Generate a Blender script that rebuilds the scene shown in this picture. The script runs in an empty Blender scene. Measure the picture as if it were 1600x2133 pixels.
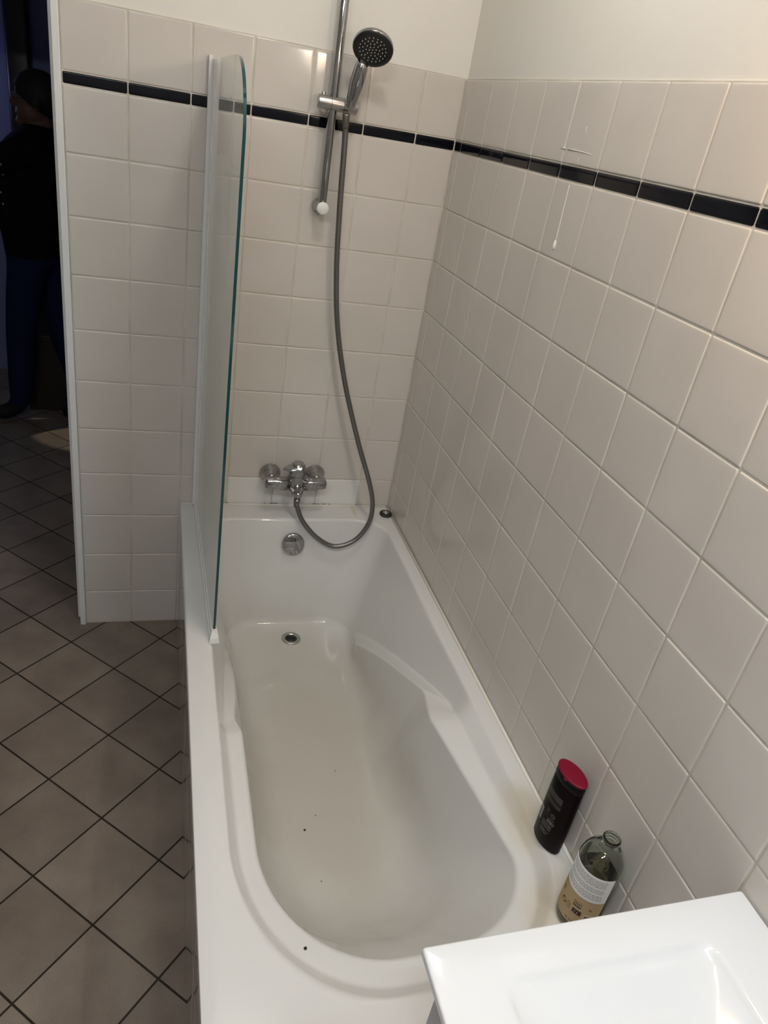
import bpy, bmesh, math, random
from mathutils import Vector, Matrix, Quaternion
random.seed(7)
sc = bpy.context.scene
COL = sc.collection
PI = math.pi

# ------------------------------------------------------------------ materials
def mat(name, col=(.8, .8, .8), rough=.5, metal=0., spec=.5, trans=0., ior=1.45, emit=None, estr=0., coat=0.):
    m = bpy.data.materials.new(name); m.use_nodes = True
    b = m.node_tree.nodes['Principled BSDF']
    b.inputs['Base Color'].default_value = (*col, 1)
    b.inputs['Roughness'].default_value = rough
    b.inputs['Metallic'].default_value = metal
    b.inputs['Specular IOR Level'].default_value = spec
    b.inputs['Transmission Weight'].default_value = trans
    b.inputs['IOR'].default_value = ior
    b.inputs['Coat Weight'].default_value = coat
    if emit:
        b.inputs['Emission Color'].default_value = (*emit, 1)
        b.inputs['Emission Strength'].default_value = estr
    return m

def nodes(m):
    return m.node_tree.nodes, m.node_tree.links, m.node_tree.nodes['Principled BSDF']

def noise_mix(m, c1, c2, scale=6., detail=4., lo=.35, hi=.65):
    N, L, b = nodes(m)
    tc = N.new('ShaderNodeTexCoord'); nz = N.new('ShaderNodeTexNoise')
    nz.inputs['Scale'].default_value = scale; nz.inputs['Detail'].default_value = detail
    L.new(tc.outputs['Object'], nz.inputs['Vector'])
    r = N.new('ShaderNodeValToRGB')
    r.color_ramp.elements[0].position = lo; r.color_ramp.elements[0].color = (*c1, 1)
    r.color_ramp.elements[1].position = hi; r.color_ramp.elements[1].color = (*c2, 1)
    L.new(nz.outputs['Fac'], r.inputs['Fac'])
    L.new(r.outputs['Color'], b.inputs['Base Color'])
    return tc, nz, r

def bump_noise(m, scale, strength, dist=.001, detail=3.):
    N, L, b = nodes(m)
    tc = N.new('ShaderNodeTexCoord'); nz = N.new('ShaderNodeTexNoise')
    nz.inputs['Scale'].default_value = scale; nz.inputs['Detail'].default_value = detail
    L.new(tc.outputs['Object'], nz.inputs['Vector'])
    bp = N.new('ShaderNodeBump'); bp.inputs['Strength'].default_value = strength; bp.inputs['Distance'].default_value = dist
    L.new(nz.outputs['Fac'], bp.inputs['Height']); L.new(bp.outputs['Normal'], b.inputs['Normal'])

M = {}
M['tile'] = mat('beige_glazed_tile', rough=.12, spec=.5)
noise_mix(M['tile'], (.590, .555, .512), (.615, .58, .537), 5., 2.)
bump_noise(M['tile'], 14., .25, .0012, 1.)
M['tile_white'] = mat('white_glazed_tile', (.74, .73, .71), .12)
bump_noise(M['tile_white'], 14., .25, .0012, 1.)
M['border'] = mat('black_glazed_tile', (.003, .0034, .007), .1, spec=.3)
M['grout'] = mat('cream_grout', (.62, .59, .52), .8)
noise_mix(M['grout'], (.50, .46, .39), (.66, .62, .55), 9., 3.)
M['paint'] = mat('cream_wall_paint', (.76, .74, .69), .7, spec=.3)
bump_noise(M['paint'], 160., .25, .0015, 3.)
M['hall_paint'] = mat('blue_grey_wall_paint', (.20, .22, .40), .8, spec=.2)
M['back_paint'] = mat('taupe_wall_paint', (.34, .32, .30), .7)
M['white_paint'] = mat('white_gloss_paint', (.72, .73, .72), .35)
M['ceiling'] = mat('white_ceiling_paint', (.8, .79, .76), .8)
M['chrome'] = mat('polished_chrome', (.40, .40, .41), .08, 1.)
M['satin'] = mat('satin_chrome', (.43, .42, .40), .34, 1.)
M['hose'] = mat('ribbed_metal_hose', (.21, .205, .20), .34, .9)
M['black_plastic'] = mat('black_plastic', (.012, .012, .012), .4)
M['grey_rubber'] = mat('pale_rubber', (.5, .5, .49), .6)
M['dark_rubber'] = mat('dark_rubber', (.02, .018, .014), .5)
M['white_plastic'] = mat('white_plastic', (.72, .72, .70), .35)
M['grey_plastic'] = mat('translucent_grey_plastic', (.72, .73, .71), .35)
M['ceramic'] = mat('white_washbasin_ceramic', (.68, .70, .715), .08)
M['cabinet'] = mat('grey_cabinet_laminate', (.44, .44, .455), .45)
M['sealant'] = mat('white_sealant', (.72, .70, .64), .5)
M['pane'] = mat('clear_glass', (.93, .97, .96), .0, trans=1., ior=1.5)
M['pane_edge'] = mat('green_glass_edge', (.006, .05, .052), .06, spec=.5)
m = M['pane']
N, L, b = nodes(m)
out_ = [n for n in N if n.type == 'OUTPUT_MATERIAL'][0]
tc = N.new('ShaderNodeTexCoord'); sz = N.new('ShaderNodeSeparateXYZ'); L.new(tc.outputs['Object'], sz.inputs[0])
nz = N.new('ShaderNodeTexNoise'); nz.inputs['Scale'].default_value = 5.; nz.inputs['Detail'].default_value = 3.
L.new(tc.outputs['Object'], nz.inputs['Vector'])
mr = N.new('ShaderNodeMapRange'); mr.inputs['From Min'].default_value = 1.72; mr.inputs['From Max'].default_value = 1.40
mr.inputs['To Min'].default_value = .04; mr.inputs['To Max'].default_value = .40; L.new(sz.outputs[2], mr.inputs['Value'])
ma = N.new('ShaderNodeMath'); ma.operation = 'MULTIPLY_ADD'; ma.inputs[1].default_value = .12; L.new(nz.outputs['Fac'], ma.inputs[0]); L.new(mr.outputs['Result'], ma.inputs[2])
df = N.new('ShaderNodeBsdfDiffuse'); df.inputs['Color'].default_value = (.80, .83, .82, 1)
sh_ = N.new('ShaderNodeMixShader'); L.new(ma.outputs[0], sh_.inputs['Fac']); L.new(b.outputs['BSDF'], sh_.inputs[1]); 
tl_ = N.new('ShaderNodeBsdfTranslucent'); tl_.inputs['Color'].default_value = (.86, .90, .89, 1)
mt_ = N.new('ShaderNodeMixShader'); mt_.inputs['Fac'].default_value = .6
L.new(df.outputs['BSDF'], mt_.inputs[1]); L.new(tl_.outputs['BSDF'], mt_.inputs[2]); L.new(mt_.outputs['Shader'], sh_.inputs[2])
L.new(sh_.outputs['Shader'], out_.inputs['Surface'])
M['frost'] = mat('etched_glass', (.80, .84, .83), .5, trans=.8)
M['speck'] = mat('dark_dirt', (.02, .015, .012), .9)

# enamel with the tub's yellowish and rusty wear; floor stain deepened as painted shade
m = M['enamel'] = mat('white_bath_enamel', (.80, .80, .79), .07)
N, L, b = nodes(m)
tc = N.new('ShaderNodeTexCoord')
def blob(center, size, lo, hi, nscale, namt):
    """soft worn patch: distance in a stretched space, edge broken by noise"""
    mp = N.new('ShaderNodeVectorMath'); mp.operation = 'SUBTRACT'; mp.inputs[1].default_value = center
    L.new(tc.outputs['Object'], mp.inputs[0])
    dv = N.new('ShaderNodeVectorMath'); dv.operation = 'DIVIDE'; dv.inputs[1].default_value = size
    L.new(mp.outputs[0], dv.inputs[0])
    ln = N.new('ShaderNodeVectorMath'); ln.operation = 'LENGTH'; L.new(dv.outputs[0], ln.inputs[0])
    nz = N.new('ShaderNodeTexNoise'); nz.inputs['Scale'].default_value = nscale; nz.inputs['Detail'].default_value = 4.
    L.new(tc.outputs['Object'], nz.inputs['Vector'])
    ad = N.new('ShaderNodeMath'); ad.operation = 'MULTIPLY_ADD'; ad.inputs[1].default_value = namt
    L.new(nz.outputs['Fac'], ad.inputs[0]); L.new(ln.outputs['Value'], ad.inputs[2])
    mr = N.new('ShaderNodeMapRange'); mr.inputs['From Min'].default_value = lo; mr.inputs['From Max'].default_value = hi
    mr.inputs['To Min'].default_value = 1.; mr.inputs['To Max'].default_value = 0.; mr.clamp = True
    mr.interpolation_type = 'SMOOTHSTEP'
    L.new(ad.outputs[0], mr.inputs['Value'])
    return mr.outputs['Result']
def mixc(prev, fac, col, amt):
    mx = N.new('ShaderNodeMix'); mx.data_type = 'RGBA'
    k = N.new('ShaderNodeMath'); k.operation = 'MULTIPLY'; k.inputs[1].default_value = amt
    L.new(fac, k.inputs[0]); L.new(k.outputs[0], mx.inputs['Factor'])
    if prev is None: mx.inputs['A'].default_value = (.67, .67, .655, 1)
    else: L.new(prev, mx.inputs['A'])
    mx.inputs['B'].default_value = (*col, 1)
    return mx.outputs['Result']
c = mixc(None, blob((-.36, -.78, .06), (.30, .72, .26), .6, 1.7, 7., .6), (.47, .44, .37), .8)
c = mixc(c, blob((-.055, -1.30, .47), (.05, .10, .05), .4, 1.5, 14., .7), (.55, .47, .28), .6)
c = mixc(c, blob((-.085, -1.50, .46), (.06, .10, .06), .4, 1.5, 14., .7), (.58, .48, .30), .6)
c = mixc(c, blob((-.135, -.035, .48), (.010, .06, .05), .5, 1.4, 25., .5), (.50, .44, .25), .5)
L.new(c, b.inputs['Base Color'])

# diagonal floor tiles
m = M['floor'] = mat('brown_floor_tile', rough=.42, spec=.35)
N, L, b = nodes(m)
tc = N.new('ShaderNodeTexCoord'); sx = N.new('ShaderNodeSeparateXYZ'); L.new(tc.outputs['Object'], sx.inputs[0])
def mth(op, a, bb=None, c=None):
    n = N.new('ShaderNodeMath'); n.operation = op
    for i, v in enumerate((a, bb, c)):
        if v is None: continue
        if isinstance(v, (int, float)): n.inputs[i].default_value = v
        else: L.new(v, n.inputs[i])
    return n.outputs[0]
S = .2012; r2 = math.sqrt(2)
u = mth('DIVIDE', mth('SUBTRACT', mth('DIVIDE', mth('ADD', sx.outputs[0], sx.outputs[1]), r2), -.8167), S)
v = mth('DIVIDE', mth('SUBTRACT', mth('DIVIDE', mth('SUBTRACT', sx.outputs[1], sx.outputs[0]), r2), .2741), S)
def dl(t): return mth('SUBTRACT', .5, mth('ABSOLUTE', mth('SUBTRACT', mth('FRACT', t), .5)))
d = mth('MINIMUM', dl(u), dl(v))
mk = N.new('ShaderNodeMapRange'); mk.inputs['From Min'].default_value = .009; mk.inputs['From Max'].default_value = .014
L.new(d, mk.inputs['Value'])
cb = N.new('ShaderNodeCombineXYZ'); L.new(mth('FLOOR', u), cb.inputs[0]); L.new(mth('FLOOR', v), cb.inputs[1])
wn = N.new('ShaderNodeTexWhiteNoise'); L.new(cb.outputs[0], wn.inputs['Vector'])
nz = N.new('ShaderNodeTexNoise'); nz.inputs['Scale'].default_value = 8.; nz.inputs['Detail'].default_value = 6.
L.new(tc.outputs['Object'], nz.inputs['Vector'])
rp = N.new('ShaderNodeValToRGB')
rp.color_ramp.elements[0].position = .3; rp.color_ramp.elements[0].color = (.175, .142, .114, 1)
rp.color_ramp.elements[1].position = .7; rp.color_ramp.elements[1].color = (.25, .208, .170, 1)
L.new(nz.outputs['Fac'], rp.inputs['Fac'])
hv = N.new('ShaderNodeHueSaturation'); L.new(rp.outputs['Color'], hv.inputs['Color'])
L.new(mth('MULTIPLY_ADD', wn.outputs['Value'], .22, .9), hv.inputs['Value'])
n2 = N.new('ShaderNodeTexNoise'); n2.inputs['Scale'].default_value = 420.; n2.inputs['Detail'].default_value = 2.
L.new(tc.outputs['Object'], n2.inputs['Vector'])
sp = N.new('ShaderNodeMapRange'); sp.inputs['From Min'].default_value = .30; sp.inputs['From Max'].default_value = .42
sp.inputs['To Min'].default_value = .65; sp.inputs['To Max'].default_value = 1.
L.new(n2.outputs['Fac'], sp.inputs['Value'])
ms = N.new('ShaderNodeMix'); ms.data_type = 'RGBA'; ms.blend_type = 'MULTIPLY'; ms.inputs['Factor'].default_value = 1.
L.new(hv.outputs['Color'], ms.inputs['A']); L.new(sp.outputs['Result'], ms.inputs['B'])
mg = N.new('ShaderNodeMix'); mg.data_type = 'RGBA'; L.new(mk.outputs['Result'], mg.inputs['Factor'])
mg.inputs['A'].default_value = (.020, .014, .009, 1); L.new(ms.outputs['Result'], mg.inputs['B'])
L.new(mg.outputs['Result'], b.inputs['Base Color'])
bp = N.new('ShaderNodeBump'); bp.inputs['Strength'].default_value = .5; bp.inputs['Distance'].default_value = .002
L.new(mk.outputs['Result'], bp.inputs['Height']); L.new(bp.outputs['Normal'], b.inputs['Normal'])

# ------------------------------------------------------------------ mesh helpers
def obj(name, bm, m, parent=None, smooth=True, label=None, kind=None):
    bmesh.ops.recalc_face_normals(bm, faces=bm.faces)
    me = bpy.data.meshes.new(name); bm.to_mesh(me); bm.free()
    for mm in (m if isinstance(m, (list, tuple)) else [m]): me.materials.append(mm)
    if smooth:
        for p in me.polygons: p.use_smooth = True
    o = bpy.data.objects.new(name, me); COL.objects.link(o)
    if parent is not None:
        o.parent = parent; o.matrix_parent_inverse = parent.matrix_world.inverted()
    if label: o['label'] = label
    if kind: o['kind'] = kind
    return o

def thing(name, label, cat, loc=(0, 0, 0), group=None):
    o = bpy.data.objects.new(name, None); COL.objects.link(o)
    o.empty_display_size = .05; o.location = loc
    o.matrix_world = Matrix.Translation(loc)
    o['label'] = label; o['category'] = cat
    if group: o['group'] = group
    return o

def autosmooth(o, ang=35):
    me = o.data
    bm = bmesh.new(); bm.from_mesh(me)
    for e in bm.edges:
        if len(e.link_faces) == 2 and e.calc_face_angle(0) > math.radians(ang): e.smooth = False
    bm.to_mesh(me); bm.free()
    return o

def box(bm, x0, x1, y0, y1, z0, z1, mi=0):
    vs = [bm.verts.new((x, y, z)) for x in (x0, x1) for y in (y0, y1) for z in (z0, z1)]
    for f in ((0, 1, 3, 2), (4, 6, 7, 5), (0, 4, 5, 1), (2, 3, 7, 6), (0, 2, 6, 4), (1, 5, 7, 3)):
        bm.faces.new([vs[i] for i in f]).material_index = mi
    return vs

def bevel_box(x0, x1, y0, y1, z0, z1, r=.004, seg=3):
    bm = bmesh.new(); box(bm, x0, x1, y0, y1, z0, z1)
    bmesh.ops.bevel(bm, geom=bm.edges[:], offset=r, segments=seg, affect='EDGES', profile=.5)
    return bm

def frame(axis):
    z = Vector(axis).normalized()
    t = Vector((0, 0, 1)) if abs(z.z) < .9 else Vector((1, 0, 0))
    x = t.cross(z).normalized(); y = z.cross(x)
    return x, y, z

def lathe(bm, prof, origin=(0, 0, 0), axis=(0, 0, 1), n=32, mi=0, cap0=True, cap1=True):
    """prof: list of (radius, height)"""
    X, Y, Z = frame(axis); o = Vector(origin); rings = []
    for r, h in prof:
        if r < 1e-6: rings.append([bm.verts.new(o + Z * h)])
        else: rings.append([bm.verts.new(o + Z * h + X * r * math.cos(2 * PI * k / n) + Y * r * math.sin(2 * PI * k / n)) for k in range(n)])
    for a, c in zip(rings, rings[1:]):
        for k in range(n):
            if len(a) == 1 and len(c) == 1: continue
            q = [a[0] if len(a) == 1 else a[k]]
            if len(a) > 1: q.append(a[(k + 1) % n])
            if len(c) > 1: q += [c[(k + 1) % n], c[k]]
            else: q.append(c[0])
            bm.faces.new(q).material_index = mi
    if cap0 and len(rings[0]) > 1: bm.faces.new(rings[0]).material_index = mi
    if cap1 and len(rings[-1]) > 1: bm.faces.new(rings[-1]).material_index = mi

def rod(prof, origin, axis, n=32):
    bm = bmesh.new(); lathe(bm, prof, origin, axis, n); return bm

def rcyl(r, l, e=.0015):
    return [(r - e, 0), (r - e * .3, e * .3), (r, e), (r, l - e), (r - e * .3, l - e * .3), (r - e, l)]

def catmull(pts, n=10):
    P = [Vector(p) for p in pts]; P = [P[0] * 2 - P[1]] + P + [P[-1] * 2 - P[-2]]; out = []
    for i in range(1, len(P) - 2):
        for k in range(n):
            t = k / n; a, b_, c_, d_ = P[i - 1], P[i], P[i + 1], P[i + 2]
            out.append(.5 * ((2 * b_) + (c_ - a) * t + (2 * a - 5 * b_ + 4 * c_ - d_) * t * t + (3 * b_ - a - 3 * c_ + d_) * t ** 3))
    out.append(P[-2]); return out

def tube(bm, path, rad, n=14, mi=0):
    path = [Vector(p) for p in path]; rings = []; prev = None
    for i, p in enumerate(path):
        t = (path[min(i + 1, len(path) - 1)] - path[max(i - 1, 0)]).normalized()
        if prev is None: x, y, _ = frame(t)
        else:
            x = (prev - t * prev.dot(t)).normalized(); y = t.cross(x)
        prev = x
        r = rad(i / (len(path) - 1)) if callable(rad) else rad
        rings.append([bm.verts.new(p + x * r * math.cos(2 * PI * k / n) + y * r * math.sin(2 * PI * k / n)) for k in range(n)])
    for a, c in zip(rings, rings[1:]):
        for k in range(n): bm.faces.new((a[k], a[(k + 1) % n], c[(k + 1) % n], c[k])).material_index = mi
    bm.faces.new(rings[0]).material_index = mi; bm.faces.new(rings[-1]).material_index = mi

def loft(bm, loops, cap0=False, cap1=False, mi=0):
    R = [[bm.verts.new(p) for p in l] for l in loops]; n = len(R[0])
    for a, c in zip(R, R[1:]):
        for k in range(n): bm.faces.new((a[k], a[(k + 1) % n], c[(k + 1) % n], c[k])).material_index = mi
    if cap0: bm.faces.new(R[0]).material_index = mi
    if cap1: bm.faces.new(R[-1]).material_index = mi
    return R

# ------------------------------------------------------------------ camera
cam_d = bpy.data.cameras.new('camera'); cam = bpy.data.objects.new('camera', cam_d); COL.objects.link(cam)
Rc = [[0.9542362721887963, -0.2532247292686946, 0.1590923421350816],
      [0.012069063361298926, -0.4989434232119716, -0.8665505167865867],
      [0.29881009780261863, 0.8288140303592331, -0.4730537268967171]]
cam.matrix_world = Matrix(((Rc[0][0], -Rc[1][0], -Rc[2][0], -.7844),
                           (Rc[0][1], -Rc[1][1], -Rc[2][1], -2.1494),
                           (Rc[0][2], -Rc[1][2], -Rc[2][2], 1.6860), (0, 0, 0, 1)))
cam_d.sensor_fit = 'VERTICAL'; cam_d.sensor_height = 36.; cam_d.lens = 1504.79 / 2133 * 36.
cam_d.clip_start = .02
sc.camera = cam

# ------------------------------------------------------------------ setting
Z0, ZL, ZT = 1.6346, 1.6630, 1.8117     # border bottom, border top, top of the tiling
DX = -1.0165                            # where the back wall's tiling meets the door casing
def struct(name, bm, m, smooth=False):
    o = obj(name, bm, m, smooth=smooth); o['kind'] = 'structure'; return o

bm = bmesh.new(); box(bm, -2.4, .12, -3.0, 2.6, -.05, 0.); struct('floor', bm, M['floor'])
bm = bmesh.new(); box(bm, -2.4, .12, -3.0, 2.6, 2.5, 2.55); struct('ceiling', bm, M['ceiling'])
bm = bmesh.new()
box(bm, -1.034, .005, .005, .11, 0, 2.5); box(bm, -1.95, -1.034, .005, .11, 2.05, 2.5); box(bm, -2.4, -1.95, .005, .11, 0, 2.5)
wall_back = struct('wall_back', bm, M['paint'])
bm = bmesh.new(); box(bm, .005, .12, -3.0, .005, 0, 2.5); wall_right = struct('wall_right', bm, M['paint'])
bm = bmesh.new(); box(bm, -2.5, -2.4, -3.0, 2.6, 0, 2.5); struct('wall_left', bm, M['back_paint'])
bm = bmesh.new(); box(bm, -2.5, .12, -3.1, -3.0, 0, 2.5); struct('wall_front', bm, M['back_paint'])
bm = bmesh.new(); box(bm, -2.4, .12, 2.5, 2.6, 0, 2.5); struct('wall_far', bm, M['hall_paint'])
bm = bmesh.new(); box(bm, -.62, -.5, .11, 2.5, 0, 2.5); struct('wall_hall', bm, M['hall_paint'])

def tile_mesh(mapf, rects, g=.0028, mats=None, jitter=.00025):
    """each tile: a pillow-edged plate; mapf(a, b, d) -> world point, d = height over the wall"""
    bm = bmesh.new(); prof = ((0., -.0026), (.0003, -.0012), (.0012, -.0003), (.0030, .0), (.010, .0001))
    for (a0, a1, b0, b1, mi) in rects:
        a0, a1 = min(a0, a1) + g / 2, max(a0, a1) - g / 2; b0, b1 = b0 + g / 2, b1 - g / 2
        if a1 - a0 < .021 or b1 - b0 < .021: prof_ = prof[:4]
        else: prof_ = prof
        tl = [random.uniform(-jitter, jitter) for _ in range(3)]
        rings = []
        for ins, d in prof_:
            ring = []
            for (ca, cb_) in ((0, 0), (1, 0), (1, 1), (0, 1)):
                r = .0022
                A = a0 + ins if ca == 0 else a1 - ins; B = b0 + ins if cb_ == 0 else b1 - ins
                dd = d + tl[0] + tl[1] * (2 * ca - 1) + tl[2] * (2 * cb_ - 1) if d > -.0026 else d
                sa = 1 if ca == 0 else -1; sb = 1 if cb_ == 0 else -1
                p1 = mapf(A + sa * r, B, dd); p2 = mapf(A, B + sb * r, dd)
                ring += [p2, p1] if (ca == cb_) else [p1, p2]
            rings.append(ring)
        loft(bm, rings, cap1=True, mi=mi)
    return bm

def flat_faced(o):
    wn_ = o.modifiers.new('weighted', 'WEIGHTED_NORMAL'); wn_.mode = 'FACE_AREA'; wn_.weight = 100; wn_.keep_sharp = False
    return o

fb = lambda a, b_, d_: (a, -d_, b_)
fr = lambda a, b_, d_: (-d_, a, b_)
xs = [0.] + [-(.117 + .15 * k) for k in range(6)] + [DX]
ys = [0.] + [-(.0493 + .15 * k) for k in range(20)]
zs = [ZT, ZL] ; zr = [Z0 - .15 * k for k in range(11)] + [.001]
def rows(cols, white=None):
    R = []
    for i in range(len(cols) - 1):
        R.append((cols[i + 1], cols[i], ZL, ZT, 0))
        for k in range(len(zr) - 1):
            wht = white and k == 7 and 1 <= i <= 3
            R.append((cols[i + 1], cols[i], zr[k + 1], zr[k], 1 if wht else 0))
    return R
flat_faced(obj('wall_tiles', tile_mesh(fb, rows(xs, True)), [M['tile'], M['tile_white']], wall_back))
obj('border_tiles', tile_mesh(fb, [(xs[i + 1], xs[i], Z0, ZL, 0) for i in range(len(xs) - 1)]), M['border'], wall_back, label='thin black border tiles').modifiers.new('weighted', 'WEIGHTED_NORMAL').weight = 100
bm = bmesh.new(); box(bm, DX, .0018, .0018, .005, 0, ZT + .001); obj('grout', bm, M['grout'], wall_back, smooth=False)
flat_faced(obj('wall_tiles', tile_mesh(fr, rows(ys)), [M['tile'], M['tile_white']], wall_right))
obj('border_tiles', tile_mesh(fr, [(ys[i + 1], ys[i], Z0, ZL, 0) for i in range(len(ys) - 1)]), M['border'], wall_right, label='thin black border tiles').modifiers.new('weighted', 'WEIGHTED_NORMAL').weight = 100
bm = bmesh.new(); box(bm, .0018, .005, -2.9, .0018, 0, ZT + .001); obj('grout', bm, M['grout'], wall_right, smooth=False)
# old adhesive left on the right wall: a run that ends in a drop, and the scar of a hook
bm = bmesh.new()
tube(bm, catmull([(-.0006, -.7085, 1.628), (-.0006, -.7095, 1.59), (-.0006, -.7105, 1.55), (-.0007, -.7115, 1.522)], 6), lambda t: .0007 + .0003 * t, 8)
lathe(bm, [(0, -.010), (.0028, -.007), (.0038, 0), (.0026, .007), (0, .012)], (-.0012, -.712, 1.512), (0, 0, 1), 12)
tube(bm, [(-.0005, -.635, 1.691), (-.0005, -.655, 1.6905)], .0011, 8)
tube(bm, [(-.0005, -.664, 1.6903), (-.0005, -.70, 1.690), (-.0005, -.735, 1.689), (-.0005, -.762, 1.688)], lambda t: .0013 - .0007 * t, 8)
tube(bm, [(-.0004, -.7165, 1.734), (-.0004, -.720, 1.716)], .0006, 6)
tube(bm, [(-.0004, -.7165, 1.678), (-.0004, -.7175, 1.668)], .0006, 6)
obj('adhesive_residue', bm, M['white_plastic'], wall_right, label='shiny white run of old adhesive ending in a drop')

# door casing on the edge of the back wall
bm = bevel_box(-1.0345, DX - .0005, -.009, .112, 0, 2.06, .002, 2)
tr = struct('trim_1', bm, M['white_paint'])
bm = bevel_box(-1.0425, -1.0347, .012, .105, 0.018, 2.05, .0015, 2); obj('door_stop', bm, M['white_paint'], tr, smooth=False)
bm = bevel_box(-1.99, -1.95, -.009, .112, 0, 2.06, .002, 2); struct('trim_2', bm, M['white_paint'])
# dark post of the far doorway
bm = bevel_box(-1.535, -1.42, 2.42, 2.5, 0, 2.5, .02, 4); o = struct('trim_3', bm, M['black_plastic'], True)

# ------------------------------------------------------------------ bathtub
RIM = .484
bath = thing('bathtub', 'white enamelled bathtub against the tiled walls, stained along its floor', 'bathtub', (-.358, -.85, 0))
NS, NA, NN, NB, NBA = 64, 20, 8, 14, 12
def ring(x0, x1, yb, yn, rb, rl, rr, slant=0.):
    """plan outline of the tub; rl, rr: (rx, ry) of the near left and near right corners"""
    P = []
    def seg(a, c, n):
        for k in range(n): P.append((a[0] + (c[0] - a[0]) * k / n, a[1] + (c[1] - a[1]) * k / n))
    def arc(cx, cy, rx, ry, t0, t1, n):
        for k in range(n):
            t = math.radians(t0 + (t1 - t0) * k / n); P.append((cx + rx * math.cos(t), cy + ry * math.sin(t)))
    seg((x0, yb - rb), (x0, yn + rl[1]), NS)
    arc(x0 + rl[0], yn + rl[1], rl[0], rl[1], 180, 270, NA)
    seg((x0 + rl[0], yn), (x1 - rr[0], yn), NN)
    arc(x1 - rr[0], yn + rr[1], rr[0], rr[1], 270, 360, NA)
    seg((x1, yn + rr[1]), (x1, yb - rb), NS)
    arc(x1 - rb, yb - rb, rb, rb, 0, 90, NBA)
    seg((x1 - rb, yb), (x0 + rb, yb), NB)
    arc(x0 + rb, yb - rb, rb, rb, 90, 180, NBA)
    return [(x - (slant * max(0, min(1, (y + 1.36) / .40)) if x > -.3 else 0), y) for x, y in P]
rO = ring(-.715, -.0012, -.0012, -1.70, .012, (.012, .012), (.012, .012))
rC = ring(-.652, -.047, -.098, -1.590, .10, (.25, .31), (.23, .22))
rG = ring(-.545, -.165, -.175, -1.27, .10, (.17, .22), (.16, .20))
rD = ring(-.634, -.064, -.12, -1.562, .10, (.245, .29), (.225, .20), .022)
rE = ring(-.597, -.094, -.12, -1.511, .10, (.225, .25), (.205, .165), .055)
ZF = .098
def sstep(a, c, t):
    t = max(0, min(1, (t - a) / (c - a))); return t * t * (3 - 2 * t)
spokes = []
for i in range(len(rC)):
    C_, G_, O_ = Vector(rC[i]), Vector(rG[i]), Vector(rO[i])
    yy = rC[i][1]
    f = sstep(-.955, -.975, yy)                      # 1 on the near armrest ledge, 0 behind it
    near_D = Vector((*rD[i], .450)); near_E = Vector((*rE[i], .440))
    ramp_z = max(.135, min(.425, .425 - .375 * (yy + .955)))
    if -.975 < yy < -.945: ramp_z -= .006
    s = (RIM - ramp_z) / (RIM - ZF)
    base = C_.lerp(G_, s * .92)
    w = (.046 + .036 * sstep(-.55, -.95, yy)) * sstep(-.20, -.42, yy) if C_.x > -.36 else .046 * sstep(-.30, -.92, yy)
    dirn = (G_ - C_).normalized()
    E2 = base + dirn * (w + .003)
    ram_D = Vector((base.x, base.y, ramp_z)); ram_E = Vector((E2.x, E2.y, ramp_z - .012))
    D_ = ram_D.lerp(near_D, f); E_ = ram_E.lerp(near_E, f)
    pts = [Vector((O_.x, O_.y, RIM - .045)), Vector((O_.x, O_.y, RIM)), Vector((C_.x, C_.y, RIM)), D_, E_,
           Vector((G_.x, G_.y, ZF)), Vector((G_.x, G_.y, ZF)).lerp(Vector((-.358, max(-1.0, min(-.4, G_.y)), ZF)), .45)]
    spokes.append(pts)
# smooth the step between ramp and ledge a little along the ring
RAD = [0, .010, .012, .008, .009, .085, 0]
def roundoff(pts):
    out = [pts[0]]
    for k in range(1, len(pts) - 1):
        p = pts[k]; a = pts[k - 1] - p; c_ = pts[k + 1] - p
        la, lc = a.length, c_.length
        r = min(RAD[k], .48 * la, .48 * lc)
        if k == 5: ra, rc_ = min(.15, .48 * la), min(.115, .8 * lc)
        else: ra = rc_ = r
        p0 = p + a.normalized() * ra if la > 1e-6 else p.copy(); p2 = p + c_.normalized() * rc_ if lc > 1e-6 else p.copy()
        nq = 8 if k == 5 else 5
        for q in range(nq + 1):
            t = q / nq; out.append(p0 * (1 - t) ** 2 + p * 2 * t * (1 - t) + p2 * t * t)
    out.append(pts[-1]); return out
S_ = [roundoff(p) for p in spokes]
bm = bmesh.new()
R_ = loft(bm, [[S_[i][k] for i in range(len(S_))] for k in range(len(S_[0]))])
last = R_[-1]; cen = [[], []]
bm.faces.new(last)
bm.faces.ensure_lookup_table()
shell = obj('tub_shell', bm, M['enamel'], bath)
# side panel: glossy tiles below the rim
rects = []
yk = -.004; k = 0
pj = [-.004 - .20 * k for k in range(9)] + [-1.699]
for a0, a1 in zip(pj, pj[1:]):
    for z0, z1 in ((.002, .30), (.30, .437)): rects.append((a1, a0, z0, z1, 0))
fp = lambda a, b_, d_: (-.7135 - d_, a, b_)
M['panel'] = mat('glossy_panel_tile', (.40, .37, .34), .04)
sp_ = obj('side_panel', tile_mesh(fp, rects, jitter=.0001), M['panel'], bath, label='glossy tiled bath side reaching down to the floor')
bm = bmesh.new(); box(bm, -.7117, -.69, -1.682, -.004, 0, .438); obj('panel_backing', bm, M['grout'], bath, smooth=False)
bm = bmesh.new(); box(bm, -.7117, -.004, -1.699, -1.683, 0, .438); obj('end_panel', bm, M['panel'], bath, smooth=False)
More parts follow.
